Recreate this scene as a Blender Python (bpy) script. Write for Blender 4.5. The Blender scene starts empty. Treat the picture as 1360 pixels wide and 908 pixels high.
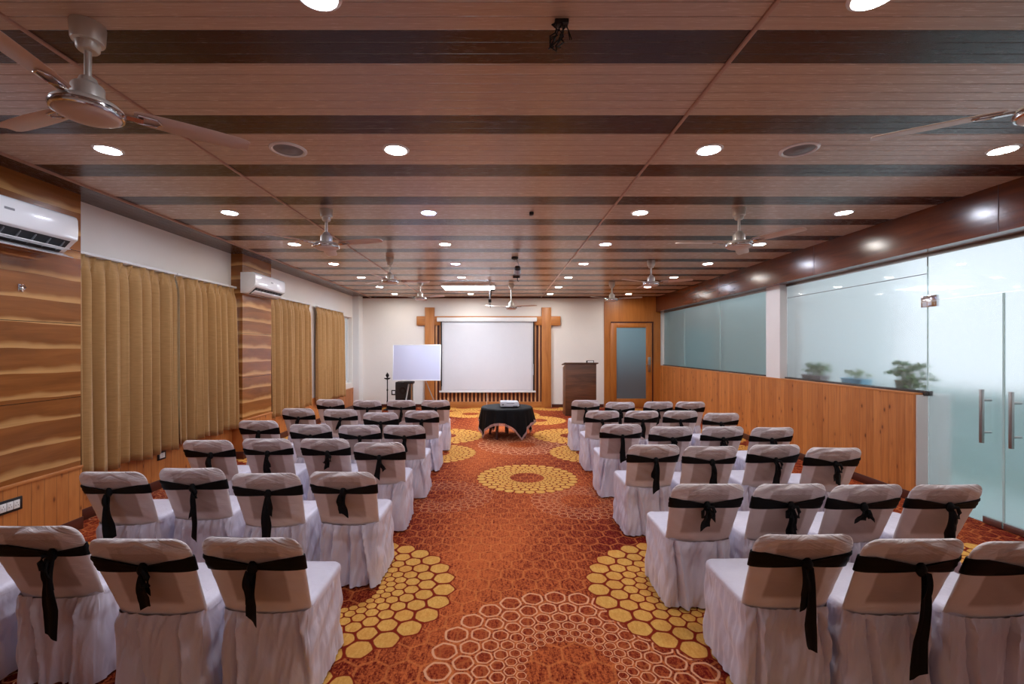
import bpy, bmesh, math, random
from mathutils import Vector, Matrix, noise as mnoise

PI = math.pi
C = bpy.context.scene.collection
SC = bpy.context.scene

# ------------------------------------------------------------------ camera, world, exposure
F, VX, VY, H = 600.0, 665.0, 462.0, 1.645
cam = bpy.data.cameras.new('camera')
cam.sensor_width = 36.0
cam.lens = F / 1360 * 36.0
cam.shift_x = (680 - VX) / 1360
cam.shift_y = (VY - 454) / 1360
cam.clip_start = 0.05
camo = bpy.data.objects.new('camera', cam)
C.objects.link(camo)
camo.location = (0, 0, H)
camo.rotation_euler = (PI / 2, 0, 0)
SC.camera = camo

SC.view_settings.view_transform = 'Standard'
SC.view_settings.look = 'None'
SC.view_settings.gamma = 1.0
SC.view_settings.use_curve_mapping = False
SC.view_settings.exposure = 1.98
SC.cycles.use_denoising = True
SC.cycles.max_bounces = 14
SC.cycles.diffuse_bounces = 6
SC.cycles.glossy_bounces = 4
SC.cycles.transmission_bounces = 10
SC.cycles.sample_clamp_indirect = 6.0
SC.cycles.caustics_refractive = True

w = bpy.data.worlds.new('world')
SC.world = w
w.use_nodes = True
w.node_tree.nodes['Background'].inputs[0].default_value = (0.88, 0.92, 1.0, 1)
w.node_tree.nodes['Background'].inputs[1].default_value = 0.31

LAMP = 62.0      # emission strength of each downlight


def P(px, py, Y):
    return Vector(((px - VX) / F * Y, Y, H - (py - VY) / F * Y))


def lin(r, g, b):
    return tuple(((c / 255) / 12.92 if c / 255 <= 0.04045 else ((c / 255 + 0.055) / 1.055) ** 2.4) for c in (r, g, b)) + (1,)


# ------------------------------------------------------------------ node helper
class S:
    """wraps a node socket with arithmetic"""
    def __init__(s, nt, v): s.nt = nt; s.v = v
    def _m(s, op, *a, clamp=False):
        n = s.nt.nodes.new('ShaderNodeMath'); n.operation = op; n.use_clamp = clamp
        for i, x in enumerate((s,) + a):
            if isinstance(x, S): s.nt.links.new(x.v, n.inputs[i])
            else: n.inputs[i].default_value = x
        return S(s.nt, n.outputs[0])
    def __add__(s, o): return s._m('ADD', o)
    __radd__ = __add__
    def __sub__(s, o): return s._m('SUBTRACT', o)
    def __rsub__(s, o): return (s * -1) + o
    def __mul__(s, o): return s._m('MULTIPLY', o)
    __rmul__ = __mul__
    def __truediv__(s, o): return s._m('DIVIDE', o)
    def fract(s): return s._m('FRACT')
    def floor(s): return s._m('FLOOR')
    def abs(s): return s._m('ABSOLUTE')
    def sin(s): return s._m('SINE')
    def sqrt(s): return s._m('SQRT')
    def ln(s): return s._m('LOGARITHM', math.e)
    def lt(s, o): return s._m('LESS_THAN', o)
    def gt(s, o): return s._m('GREATER_THAN', o)
    def max(s, o): return s._m('MAXIMUM', o)
    def min(s, o): return s._m('MINIMUM', o)
    def pow(s, o): return s._m('POWER', o)
    def atan2(s, o): return s._m('ARCTAN2', o)
    def sat(s): return s._m('ADD', 0.0, clamp=True)
    def ss(s, a, b):
        n = s.nt.nodes.new('ShaderNodeMapRange'); n.interpolation_type = 'SMOOTHSTEP'
        s.nt.links.new(s.v, n.inputs[0]); n.inputs[1].default_value = a; n.inputs[2].default_value = b
        return S(s.nt, n.outputs[0])


class Mat:
    def __init__(s, name, base=(0.8, 0.8, 0.8, 1), rough=0.5, metal=0.0, **kw):
        s.m = bpy.data.materials.new(name); s.m.use_nodes = True
        s.nt = s.m.node_tree
        s.b = s.nt.nodes['Principled BSDF']
        s.b.inputs['Base Color'].default_value = base
        s.b.inputs['Roughness'].default_value = rough
        s.b.inputs['Metallic'].default_value = metal
        for k, v in kw.items(): s.b.inputs[k.replace('_', ' ')].default_value = v
    def coords(s):
        n = s.nt.nodes.new('ShaderNodeTexCoord')
        x = s.nt.nodes.new('ShaderNodeSeparateXYZ')
        s.nt.links.new(n.outputs['Object'], x.inputs[0])
        s.vec = n.outputs['Object']
        return [S(s.nt, o) for o in x.outputs]
    def xyz(s, x, y, z):
        n = s.nt.nodes.new('ShaderNodeCombineXYZ')
        for i, q in enumerate((x, y, z)):
            if isinstance(q, S): s.nt.links.new(q.v, n.inputs[i])
            else: n.inputs[i].default_value = q
        return n.outputs[0]
    def noise(s, vec, scale=1.0, detail=3.0, rough=0.55, dist=0.0):
        n = s.nt.nodes.new('ShaderNodeTexNoise')
        s.nt.links.new(vec, n.inputs['Vector'])
        n.inputs['Scale'].default_value = scale; n.inputs['Detail'].default_value = detail
        n.inputs['Roughness'].default_value = rough; n.inputs['Distortion'].default_value = dist
        return S(s.nt, n.outputs[0])
    def white(s, vec):
        n = s.nt.nodes.new('ShaderNodeTexWhiteNoise'); n.noise_dimensions = '3D'
        s.nt.links.new(vec, n.inputs['Vector'])
        return S(s.nt, n.outputs[0])
    def voro(s, vec, scale):
        n = s.nt.nodes.new('ShaderNodeTexVoronoi'); s.nt.links.new(vec, n.inputs['Vector']); n.inputs['Scale'].default_value = scale
        return S(s.nt, n.outputs['Distance'])
    def mix(s, f, a, b):
        n = s.nt.nodes.new('ShaderNodeMix'); n.data_type = 'RGBA'
        if isinstance(f, S): s.nt.links.new(f.v, n.inputs[0])
        else: n.inputs[0].default_value = f
        for i, q in ((6, a), (7, b)):
            if isinstance(q, tuple): n.inputs[i].default_value = q
            else: s.nt.links.new(q, n.inputs[i])
        return n.outputs[2]
    def color(s, sock): s.nt.links.new(sock, s.b.inputs['Base Color'])
    def rough(s, v): s.nt.links.new(v.v, s.b.inputs['Roughness'])
    def bump(s, h, strength=0.3, dist=0.01):
        n = s.nt.nodes.new('ShaderNodeBump'); n.inputs['Strength'].default_value = strength
        n.inputs['Distance'].default_value = dist
        s.nt.links.new(h.v, n.inputs['Height']); s.nt.links.new(n.outputs[0], s.b.inputs['Normal'])


def hexd(u, v):
    """distance-to-edge metric (0 centre .. 0.5 edge) and cell-centre v of a unit hexagonal lattice"""
    q = math.sqrt(3)
    ax = u.fract() - 0.5; ay = ((v / q).fract() - 0.5) * q
    bx = (u + 0.5).fract() - 0.5; by = ((v / q + 0.5).fract() - 0.5) * q
    dA = ax * ax + ay * ay; dB = bx * bx + by * by
    pick = dA.lt(dB)
    px = bx + (ax - bx) * pick; py = by + (ay - by) * pick
    d = px.abs().max(px.abs() * 0.5 + py.abs() * 0.8660254)
    return d, v - py, px, py


# ------------------------------------------------------------------ materials
M = {}
def simple(key, rgb, rough=0.5, metal=0.0, **kw):
    M[key] = Mat(key, lin(*rgb), rough, metal, **kw).m

simple('black_plastic', (22, 22, 24), 0.45)
simple('dark_iron', (30, 26, 24), 0.5, 0.6)
simple('chrome', (215, 215, 218), 0.12, 1.0)
simple('brushed_steel', (165, 163, 160), 0.32, 1.0)
simple('silver_paint', (204, 198, 188), 0.4, 0.5)
simple('blade_paint', (205, 186, 174), 0.38, 0.25)
simple('white_plastic', (232, 234, 236), 0.25, 0.0, Coat_Weight=0.6, Coat_Roughness=0.05)
simple('grey_plastic', (120, 122, 126), 0.4)
simple('dark_vent', (38, 40, 44), 0.5)
simple('aluminium', (190, 192, 195), 0.35, 0.9)
simple('window_frame', (225, 226, 226), 0.4)
simple('paper', (235, 235, 232), 0.8)
simple('pot_blue', (96, 190, 222), 0.5)
simple('pot_grey', (140, 134, 134), 0.6)
simple('pot_green', (96, 124, 96), 0.6)
simple('leaf', (104, 150, 86), 0.55)
simple('leaf_pale', (165, 186, 132), 0.55)
simple('soil', (50, 38, 30), 0.9)
simple('outside_wall', (205, 218, 216), 0.8)
simple('outside_teal', (206, 226, 224), 0.8)
simple('dim_wall', (232, 238, 238), 0.85)
simple('outside_floor', (190, 190, 185), 0.8)

def plaster(key, rgb):
    m = Mat(key, lin(*rgb), 0.75)
    m.coords()
    n = m.noise(m.vec, 1.3, 4)
    m.color(m.mix(n, lin(*[c - 6 for c in rgb]), lin(*[min(255, c + 5) for c in rgb])))
    m.bump(m.noise(m.vec, 9, 4), 0.12, 0.01)
    M[key] = m.m
plaster('white_wall', (236, 232, 226))
plaster('white_column', (232, 230, 228))

def lamp_mat(key, rgb, k):
    m = bpy.data.materials.new(key); m.use_nodes = True
    nt = m.node_tree; nt.nodes.remove(nt.nodes['Principled BSDF'])
    e = nt.nodes.new('ShaderNodeEmission'); e.inputs[0].default_value = lin(*rgb); e.inputs[1].default_value = k
    nt.links.new(e.outputs[0], nt.nodes['Material Output'].inputs[0])
    M[key] = m
lamp_mat('lamp_warm', (244, 238, 230), LAMP)
lamp_mat('lamp_white', (232, 238, 255), LAMP)
lamp_mat('lamp_blue', (176, 196, 255), LAMP)
lamp_mat('tube_glow', (225, 238, 255), 14.0)

def carpet():
    m = Mat('carpet', rough=0.95, Specular_IOR_Level=0.1)
    x, y, z = m.coords()
    streak = m.noise(m.xyz(x * 55, y * 13, 0.0), 1.0, 4, 0.75)
    fine = m.noise(m.xyz(x * 70, y * 70, 0.0), 1.0, 3, 0.8)
    big = m.noise(m.xyz(x * 0.9, y * 0.45, 3.0), 1.0, 2)
    edge_ = (x - 0.1).abs().ss(0.2, 1.3)
    t = (streak * 1.5 + fine * 1.5 + big * 0.8 - edge_ * 0.22 - 1.43).ss(0.12, 0.74)
    base = m.mix(t, lin(98, 13, 11), lin(200, 102, 52))
    d, vc, px, py = hexd(x / 0.165, y / 0.165)
    line = d.ss(0.44, 0.475)
    base = m.mix(line * 0.5, base, lin(214, 124, 66))
    R = lambda o: m.noise(m.xyz(x * 14, y * 14, o), 1.0, 2)
    col = base
    PX, PY = 2.42, 5.40

    def cells(cx, cy, N, rep=True, py_=PY):
        if rep:
            dx = (((x - cx) / PX + 0.5).fract() - 0.5) * PX
            dy = (((y - cy) / py_ + 0.5).fract() - 0.5) * py_
        else:
            dx = x - cx; dy = y - cy
        r = (dx * dx + dy * dy + 1e-5).sqrt()
        th = dy.atan2(dx)
        k = N / (2 * PI)
        d, vc, qx, qy = hexd(th * k, r.ln() * k)
        d = d * 0.55 + (qx * qx + qy * qy).sqrt() * 0.45
        s_ = m.noise(m.xyz(x * 26, y * 26, 5.0), 1.0, 2)
        d = d + (s_ - 0.5) * 0.05
        return d, vc, k, r

    def outline(cx, cy, r0, r1, N, amt, rep=True):
        nonlocal col
        d, vc, k, r = cells(cx, cy, N, rep)
        inside = vc.gt(math.log(r0) * k) * vc.lt(math.log(r1) * k)
        ln_ = d.ss(0.35, 0.385) * (1 - d.ss(0.43, 0.465))
        col = m.mix(inside * ln_ * amt, col, lin(226, 164, 122))
        core = inside * (1 - d.ss(0.30, 0.36)) * 0.35
        col = m.mix(core, col, lin(120, 22, 14))

    def gold(cx, cy, r0, r1, N, rep=True):
        nonlocal col
        d, vc, k, r = cells(cx, cy, N, rep)
        inside = vc.gt(math.log(r0) * k) * vc.lt(math.log(r1) * k)
        g = m.mix((streak * 0.9 + fine * 0.9 - 0.4).sat(), lin(184, 116, 40), lin(244, 198, 108))
        g = m.mix((m.noise(m.xyz(x * 7, y * 7, 9.0), 1.0, 1) - 0.35).sat() * 0.8, g, lin(206, 120, 48))
        cell = m.mix(d.ss(0.42, 0.46), g, lin(128, 36, 18))
        col = m.mix(inside, col, cell)
    outline(0.36, 2.30, 0.24, 0.68, 28, 0.95)
    outline(0.86, 4.86, 0.22, 0.56, 30, 0.55)
    outline(-0.62, 5.05, 0.2, 0.5, 30, 0.45, False)
    gold(-1.07, 3.08, 0.24, 0.72, 28)
    gold(0.335, 5.74, 0.22, 0.62, 30)
    gold(-1.02, 7.08, 0.2, 0.60, 30)
    gold(0.85, 10.3, 0.2, 0.60, 30, False)
    gold(-0.75, 11.3, 0.2, 0.60, 30, False)
    m.color(col)
    m.bump(fine + streak, 0.35, 0.006)
    M['carpet'] = m.m
carpet()

def ceiling_mat(key, along_y=False):
    m = Mat(key, rough=0.24, Specular_IOR_Level=0.55)
    x, y, z = m.coords()
    if along_y: x, y = y, x
    g = m.noise(m.xyz(x * 1.6, y * 46, 0.0), 1.0, 5, 0.65, 0.7)
    g2 = m.noise(m.xyz(x * 9.0, y * 130, 2.0), 1.0, 3, 0.6)
    pr = (y - 2.005) / 0.735
    dark = (pr.fract()).lt(0.32) if not along_y else None
    light = m.mix((g * 0.75 + g2 * 0.45 - 0.15).sat(), lin(176, 150, 134), lin(216, 196, 178))
    dk = m.mix(g, lin(32, 11, 9), lin(64, 28, 22))
    col = m.mix(dark, light, dk) if dark is not None else m.mix(g, lin(48, 32, 28), lin(84, 60, 52))
    gr = ((y - 2.005) / (0.735 / 9)).fract() - 0.5
    groove = gr.abs().ss(0.45, 0.5)
    col = m.mix(groove * 0.6, col, lin(40, 20, 16))
    m.color(col)
    m.bump((1 - groove) * 1.0 + g2 * 0.12, 0.35, 0.006)
    m.rough(g2 * 0.12 + 0.2)
    M[key] = m.m
ceiling_mat('ceiling_planks')
ceiling_mat('ceiling_border', True)

def laminate(key='panel_laminate', a=(112, 62, 24), b=(172, 108, 52), c=(222, 172, 108)):
    m = Mat(key, rough=0.22, Specular_IOR_Level=0.5)
    x, y, z = m.coords()
    s = x + y
    wv = m.noise(m.xyz(s * 0.9, z * 0.6, 0.0), 1.0, 2)
    zz = z / 0.205 + (wv - 0.5) * 0.45
    f = zz.fract()
    bw = m.noise(m.xyz(s * 1.5, zz.floor() * 3.7, 1.0), 1.0, 3)
    band = (1 - (f / (bw.pow(2.0) * 1.15 + 0.03)).ss(0.25, 1.0))
    grain = m.noise(m.xyz(s * 2.5, z * 55, 0.0), 1.0, 5, 0.6, 0.6)
    figure = m.noise(m.xyz(s * 1.2, z * 8, zz.floor()), 1.0, 4, 0.55, 0.8)
    col = m.mix((grain * 0.35 + figure * 1.3 - 0.35).sat(), lin(*a), lin(*b))
    col = m.mix(band * (grain * 0.6 + 0.4), col, lin(*c))
    seam = ((z - 0.54) / 0.66).fract()
    col = m.mix(seam.lt(0.007), col, lin(40, 20, 10))
    m.color(col)
    m.bump(m.noise(m.vec, 3, 3) + grain * 0.1, 0.08, 0.02)
    M[key] = m.m
laminate()

def pine(key, axis, a, b, wdt=0.105):
    m = Mat(key, rough=0.42)
    x, y, z = m.coords()
    s = (x, y)[axis]
    bi = (s / wdt).floor(); bf = (s / wdt).fract()
    tint = m.white(m.xyz(bi, 1.0, 2.0))
    knots = m.voro(m.xyz(s * 9.5, z * 4.6, bi * 7.3), 1.0)
    kn = 1 - knots.ss(0.04, 0.17)
    ring = 1 - knots.ss(0.10, 0.42)
    grain = m.noise(m.xyz(s * 42, z * 1.8, bi), 1.0, 4, 0.6, 0.8)
    col = m.mix((grain * 1.1 + tint * 0.5 - 0.3).sat(), lin(*a), lin(*b))
    col = m.mix(ring * 0.25, col, lin(150, 76, 30))
    col = m.mix(kn * 0.85, col, lin(92, 40, 16))
    gr = (bf - 0.5).abs().ss(0.47, 0.5)
    col = m.mix(gr * 0.75, col, lin(84, 40, 16))
    m.color(col)
    m.bump((1 - gr) + grain * 0.08, 0.3, 0.006)
    M[key] = m.m
pine('pine_left', 1, (172, 100, 46), (214, 140, 74))
pine('pine_right', 1, (160, 88, 36), (220, 144, 76))

def wood(key, a, b, axis=2, rough=0.4, k=1.0, spec=0.5):
    m = Mat(key, rough=rough, Specular_IOR_Level=spec)
    c = m.coords()
    q = [v * (30 * k) for v in c]; q[axis] = c[axis] * (1.6 * k)
    g = m.noise(m.xyz(*q), 1.0, 5, 0.6, 1.2)
    q2 = [v * (7 * k) for v in c]; q2[axis] = c[axis] * (0.9 * k)
    g2 = m.noise(m.xyz(*q2), 1.0, 3, 0.5, 1.5)
    m.color(m.mix((g * 0.55 + g2 * 1.1 - 0.35).sat(), lin(*a), lin(*b)))
    m.bump(g, 0.06, 0.01)
    M[key] = m.m
wood('beam_wood', (62, 26, 12), (120, 60, 30), 1, 0.2)
wood('post_wood', (150, 86, 36), (204, 136, 70), 2, 0.45)
wood('rail_wood', (150, 86, 36), (204, 136, 70), 0, 0.45)
wood('door_wood', (158, 92, 34), (196, 124, 54), 2, 0.35)
wood('lectern_wood', (34, 18, 13), (132, 88, 62), 0, 0.35, 0.8)
wood('skirting_wood', (62, 28, 18), (98, 46, 30), 1, 0.4)
wood('slat_dark', (58, 22, 14), (92, 38, 24), 2, 0.5)
wood('slat_light', (186, 128, 80), (216, 164, 116), 2, 0.5)
wood('cap_wood', (176, 104, 50), (210, 138, 76), 1, 0.4)

def fabric_cover():
    m = Mat('chair_fabric', rough=0.42, Sheen_Weight=0.25, Sheen_Roughness=0.4)
    x, y, z = m.coords()
    n = m.noise(m.vec, 5.0, 3)
    m.color(m.mix(n, lin(206, 200, 214), lin(230, 226, 238)))
    a = m.noise(m.xyz(x * 22, y * 22, z * 3), 1.0, 3, 0.6, 1.0)
    b = m.noise(m.xyz(x * 9 + z * 4, y * 9 + z * 3, z * 1.5), 1.0, 2, 0.6, 1.2)
    m.bump(a * 0.5 + b, 0.4, 0.012)
    M['chair_fabric'] = m.m
    # the thin cover over the back pad: frame tubes and pad show through the cloth
    m = Mat('back_fabric', rough=0.5, Sheen_Weight=0.25, Sheen_Roughness=0.4)
    x, y, z = m.coords()
    n = m.noise(m.vec, 5.0, 3)
    c = m.mix(n, lin(216, 205, 204), lin(238, 228, 226))
    pad = (1 - (x.abs() - (n - 0.5) * 0.02).ss(0.118, 0.135)) * z.ss(0.47, 0.5)
    rail = 1 - ((z - 0.775).abs()).ss(0.012, 0.02)
    bar = (1 - ((x.abs() - 0.072).abs()).ss(0.006, 0.012)) * z.gt(0.72)
    pad = (pad - rail * 0.5 + bar * 0.2).sat() * (1 - z.ss(0.785, 0.80))
    c = m.mix(pad * 0.6, c, lin(140, 104, 80))
    m.color(c)
    a = m.noise(m.xyz(x * 7, y * 7, z * 30), 1.0, 3, 0.6, 1.8)
    a2 = m.noise(m.xyz(x * 3, y * 3, (z + x.abs() * 0.45) * 34), 1.0, 3, 0.55, 1.2)
    m.bump(a * (z.ss(0.66, 0.8) * 0.5 + 0.25) + a2 * z.ss(0.69, 0.78) * 1.6, 0.75, 0.013)
    M['back_fabric'] = m.m
fabric_cover()

def cloth(key, a, b, rough=0.8, sx=60, sz=60, sheen=0.2):
    m = Mat(key, rough=rough, Sheen_Weight=sheen)
    x, y, z = m.coords()
    n = m.noise(m.xyz(x * sx, y * sx, z * sz), 1.0, 3)
    m.color(m.mix(n, lin(*a), lin(*b)))
    m.bump(n, 0.15, 0.004)
    m.b.inputs['Specular IOR Level'].default_value = 0.2 if 'black' in key else 0.4
    M[key] = m.m
cloth('sash_black', (2, 2, 3), (7, 7, 8), 0.6, sheen=0.0)
cloth('table_black', (5, 5, 6), (12, 12, 14), 0.7, sheen=0.0)
cloth('curtain_cloth', (158, 118, 66), (194, 152, 96), 0.75, 12, 90)
cloth('fringe', (120, 40, 46), (235, 205, 190), 0.8, 90, 10)
cloth('screen_cloth', (206, 207, 212), (212, 213, 218), 0.8, 4, 4)

m = Mat('whiteboard', lin(192, 194, 216), 0.2); M['whiteboard'] = m.m

def frosted(key, rough, tint):
    m = Mat(key, lin(*tint), rough, 0.0, Transmission_Weight=1.0, IOR=1.45, Coat_Weight=0.5, Coat_Roughness=0.03)
    M[key] = m.m
frosted('frosted_glass', 0.24, (236, 246, 248))
frosted('door_glass', 0.23, (236, 246, 247))
frosted('dim_glass', 0.32, (196, 222, 224))
frosted('clear_glass', 0.02, (245, 250, 250))
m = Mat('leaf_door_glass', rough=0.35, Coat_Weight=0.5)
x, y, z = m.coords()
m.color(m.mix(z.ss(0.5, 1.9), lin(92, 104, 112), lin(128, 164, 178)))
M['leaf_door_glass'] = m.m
simple('glass_edge', (196, 226, 222), 0.15)

# ------------------------------------------------------------------ mesh builder
class MB:
    def __init__(s): s.v = []; s.f = []
    def add(s, vs, fs):
        o = len(s.v); s.v += [tuple(p) for p in vs]; s.f += [tuple(i + o for i in f) for f in fs]; return s
    def box(s, x0, y0, z0, x1, y1, z1, R=None):
        vs = [Vector((x, y, z)) for x in (x0, x1) for y in (y0, y1) for z in (z0, z1)]
        if R is not None: vs = [R @ q for q in vs]
        return s.add(vs, [(0, 1, 3, 2), (4, 6, 7, 5), (0, 4, 5, 1), (2, 3, 7, 6), (0, 2, 6, 4), (1, 5, 7, 3)])
    def loft(s, rings, closed=True, cap0=False, cap1=False):
        n = len(rings[0]); vs = [p for r in rings for p in r]; fs = []
        for i in range(len(rings) - 1):
            for j in range(n if closed else n - 1):
                k = (j + 1) % n
                fs.append((i * n + j, i * n + k, (i + 1) * n + k, (i + 1) * n + j))
        if cap0: fs.append(tuple(range(n - 1, -1, -1)))
        if cap1: fs.append(tuple((len(rings) - 1) * n + j for j in range(n)))
        return s.add(vs, fs)
    def lathe(s, prof, n=32, c=(0, 0, 0), cap=True):
        rings = [[(c[0] + r * math.cos(2 * PI * j / n), c[1] + r * math.sin(2 * PI * j / n), c[2] + z) for j in range(n)] for r, z in prof]
        return s.loft(rings, True, cap, cap)
    def tube(s, pts, r, n=10):
        pts = [Vector(p) for p in pts]; rings = []
        up = Vector((0, 0, 1))
        for i, p in enumerate(pts):
            t = (pts[min(i + 1, len(pts) - 1)] - pts[max(i - 1, 0)]).normalized()
            a = t.cross(up if abs(t.z) < 0.95 else Vector((1, 0, 0))).normalized(); b = t.cross(a)
            rr = r[i] if isinstance(r, (list, tuple)) else r
            rings.append([p + (a * math.cos(2 * PI * j / n) + b * math.sin(2 * PI * j / n)) * rr for j in range(n)])
        return s.loft(rings, True, True, True)
    def prism(s, poly, ax, a0, a1):
        """poly in the two other axes, extruded along ax"""
        def pt(u, v, a):
            q = [u, v]; q.insert(ax, a); return tuple(q)
        return s.loft([[pt(u, v, a) for u, v in poly] for a in (a0, a1)], True, True, True)
    def build(s, name, mat, parent=None, loc=None, bevel=0.0, seg=2, angle=40, smooth=True):
        me = bpy.data.meshes.new(name)
        me.from_pydata(s.v, [], s.f); me.update()
        bm = bmesh.new(); bm.from_mesh(me)
        bmesh.ops.recalc_face_normals(bm, faces=bm.faces)
        if bevel:
            es = [e for e in bm.edges if len(e.link_faces) == 2 and e.calc_face_angle(0) > math.radians(35)]
            bmesh.ops.bevel(bm, geom=es, offset=bevel, segments=seg, profile=0.5, affect='EDGES', clamp_overlap=True)
        bm.to_mesh(me); bm.free()
        if smooth:
            me.shade_smooth(); me.set_sharp_from_angle(angle=math.radians(angle))
        me.materials.append(M[mat] if isinstance(mat, str) else mat)
        o = bpy.data.objects.new(name, me); C.objects.link(o)
        if parent is not None: o.parent = parent
        if loc is not None: o.location = loc
        return o


def thing(name, label, cat, loc=(0, 0, 0), rz=0.0, group=None):
    o = bpy.data.objects.new(name, None); C.objects.link(o)
    o.empty_display_size = 0.1
    o.location = loc; o.rotation_euler = (0, 0, rz)
    o['label'] = label; o['category'] = cat
    if group: o['group'] = group
    return o

def tag(o, label, cat, group=None):
    o['label'] = label; o['category'] = cat
    if group: o['group'] = group
    return o

def struct(mb, name, mat, **kw):
    o = mb.build(name, mat, **kw); o['kind'] = 'structure'; return o

def sempty(name):
    o = bpy.data.objects.new(name, None); C.objects.link(o); o['kind'] = 'structure'; return o

# ------------------------------------------------------------------ room shell
ZC = 3.055                 # ceiling height
YB = 12.55                 # back wall
YF = -1.4                  # wall behind the camera
XL, XP = -4.0, -3.83       # left wall, face of its pillars
XR, XG = 4.43, 4.55        # right wainscot face, plane of the glass

struct(MB().box(-4.3, YF - .2, -0.1, 4.57, YB + 0.2, 0), 'floor', 'carpet', smooth=False)
struct(MB().box(4.57, YF - .2, -0.1, 7.5, YB + 0.2, -0.004), 'floor_terrace', 'outside_teal', smooth=False)
struct(MB().box(-4.3, YF - .2, ZC, 4.62, YB + 0.2, ZC + 0.1), 'ceiling', 'ceiling_planks', smooth=False)
struct(MB().box(-4.3, YB, 0, 4.62, YB + 0.2, ZC), 'wall_back', 'white_wall', smooth=False)
struct(MB().box(-4.3, YF - .2, 0, 4.8, YF, ZC), 'wall_front', 'white_wall', smooth=False)

# left wall with three window openings
WIN = [(4.30, 6.58), (7.75, 9.2), (9.95, 12.14)]
WZ0, WZ1 = 0.72, 2.46
wl = MB()
wl.box(-4.2, YF, 0, XL, YB, WZ0)
wl.box(-4.2, YF, WZ1, XL, YB, ZC)
edges = [YF] + [q for p in WIN for q in p] + [YB]
for i in range(0, len(edges), 2):
    wl.box(-4.2, edges[i], WZ0, XL, edges[i + 1], WZ1)
struct(wl, 'wall_left', 'white_wall', smooth=False)
for i, (a, b) in enumerate(WIN):
    wn = sempty('window_%d' % (i + 1))
    fr = MB()
    t = 0.05
    fr.box(-4.16, a, WZ0, -4.1, b, WZ0 + t).box(-4.16, a, WZ1 - t, -4.1, b, WZ1)
    fr.box(-4.16, a, WZ0, -4.1, a + t, WZ1).box(-4.16, b - t, WZ0, -4.1, b, WZ1)
    mid = (a + b) / 2
    fr.box(-4.155, mid - 0.03, WZ0, -4.105, mid + 0.03, WZ1)
    fr.build('window_frame', 'window_frame', wn, smooth=False)
    MB().box(-4.133, a + t, WZ0 + t, -4.127, b - t, WZ1 - t).build('pane', 'clear_glass', wn, smooth=False)

# pillars on the left wall: laminate above, knotty pine below
for i, (a, b) in enumerate([(YF, 4.12), (6.70, 7.54)]):
    struct(MB().box(XL, a, 0.575, XP, b, ZC), 'trim_%d' % (1 + i), 'panel_laminate', smooth=False)
struct(MB().box(XL, YF, 0.11, XP + 0.012, 4.12, 0.555).box(XL, 6.70, 0.11, XP + 0.012, 7.54, 0.555)
       .box(XL, 4.12, 0.11, XL + 0.02, 6.70, 0.555).box(XL, 7.54, 0.11, XL + 0.02, 12.2, 0.555), 'trim_3', 'pine_left', smooth=False)
struct(MB().box(XL, YF, 0.555, XP + 0.022, 4.125, 0.58).box(XL, 6.695, 0.555, XP + 0.022, 7.545, 0.58)
       .box(XL, 4.125, 0.555, XL + 0.03, 6.695, 0.58).box(XL, 7.545, 0.555, XL + 0.03, 12.2, 0.58), 'trim_4', 'cap_wood', bevel=0.004)
struct(MB().box(XL, YF, 0, XP + 0.02, 4.128, 0.11).box(XL, 6.69, 0, XP + 0.02, 7.55, 0.11)
       .box(XL, 4.128, 0, XL + 0.028, 6.69, 0.11).box(XL, 7.55, 0, XL + 0.028, 12.2, 0.11), 'baseboard_left', 'skirting_wood', bevel=0.004)
struct(MB().box(-4.2, 12.2, 0, XP, YB, ZC), 'trim_5', 'white_column', smooth=False)
# dark border strip of the ceiling along the left wall with its light bead, and the two joint beads
struct(MB().box(XL, YF, ZC - 0.014, -3.60, 12.2, ZC + 0.01), 'trim_6', 'ceiling_border', smooth=False)
simple('bead', (176, 140, 122), 0.4)
for k, xb in enumerate((-3.60, -2.11, 1.123)):
    struct(MB().box(xb - 0.011, YF, ZC - 0.018 if k == 0 else ZC - 0.009, xb + 0.011, YB, ZC + 0.01), 'trim_%d' % (7 + k), 'bead', bevel=0.003)
struct(MB().box(XP, YB - 0.02, ZC - 0.03, 4.3, YB, ZC), 'trim_10', 'beam_wood', smooth=False)
# baseboard on the back wall, either side of the screen surround
struct(MB().box(XP, YB - 0.018, 0, -2.05, YB, 0.09).box(1.42, YB - 0.018, 0, 2.86, YB, 0.09), 'baseboard_back', 'skirting_wood', bevel=0.004)

# right side: wainscot, column, beam, glazing
WT = 1.165
struct(MB().box(XR, 4.81, 0.0, 4.80, YB, WT - 0.02), 'wall_right', 'white_column', smooth=False)
struct(MB().box(XR - 0.012, 4.82, 0.10, XR, YB, WT - 0.02), 'trim_11', 'pine_right', smooth=False)
struct(MB().box(XR - 0.016, 4.815, WT - 0.02, 4.50, YB, WT), 'trim_12', 'cap_wood', bevel=0.003)
struct(MB().box(XR - 0.022, 4.82, 0.0, XR, YB, 0.10), 'baseboard_right', 'skirting_wood', bevel=0.004)
simple('sill_stone', (58, 48, 46), 0.2)
struct(MB().box(4.50, 4.80, WT - 0.03, 4.60, 7.16, WT + 0.022).box(4.50, 7.55, WT - 0.03, 4.60, YB, WT + 0.022), 'trim_13', 'sill_stone', bevel=0.004)
struct(MB().box(XR, 7.17, WT - 0.02, 4.80, 7.54, ZC), 'trim_14', 'white_column', smooth=False)
struct(MB().box(4.30, YF, 2.645, 4.62, YB, ZC), 'trim_15', 'beam_wood', smooth=False)
struct(MB().box(4.297, 6.2, 2.647, 4.3, 6.206, ZC - .004).box(4.297, 8.9, 2.647, 4.3, 8.906, ZC - .004).box(4.297, 3.9, 2.647, 4.3, 3.906, ZC - .004), 'trim_16', 'skirting_wood', smooth=False)
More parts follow.
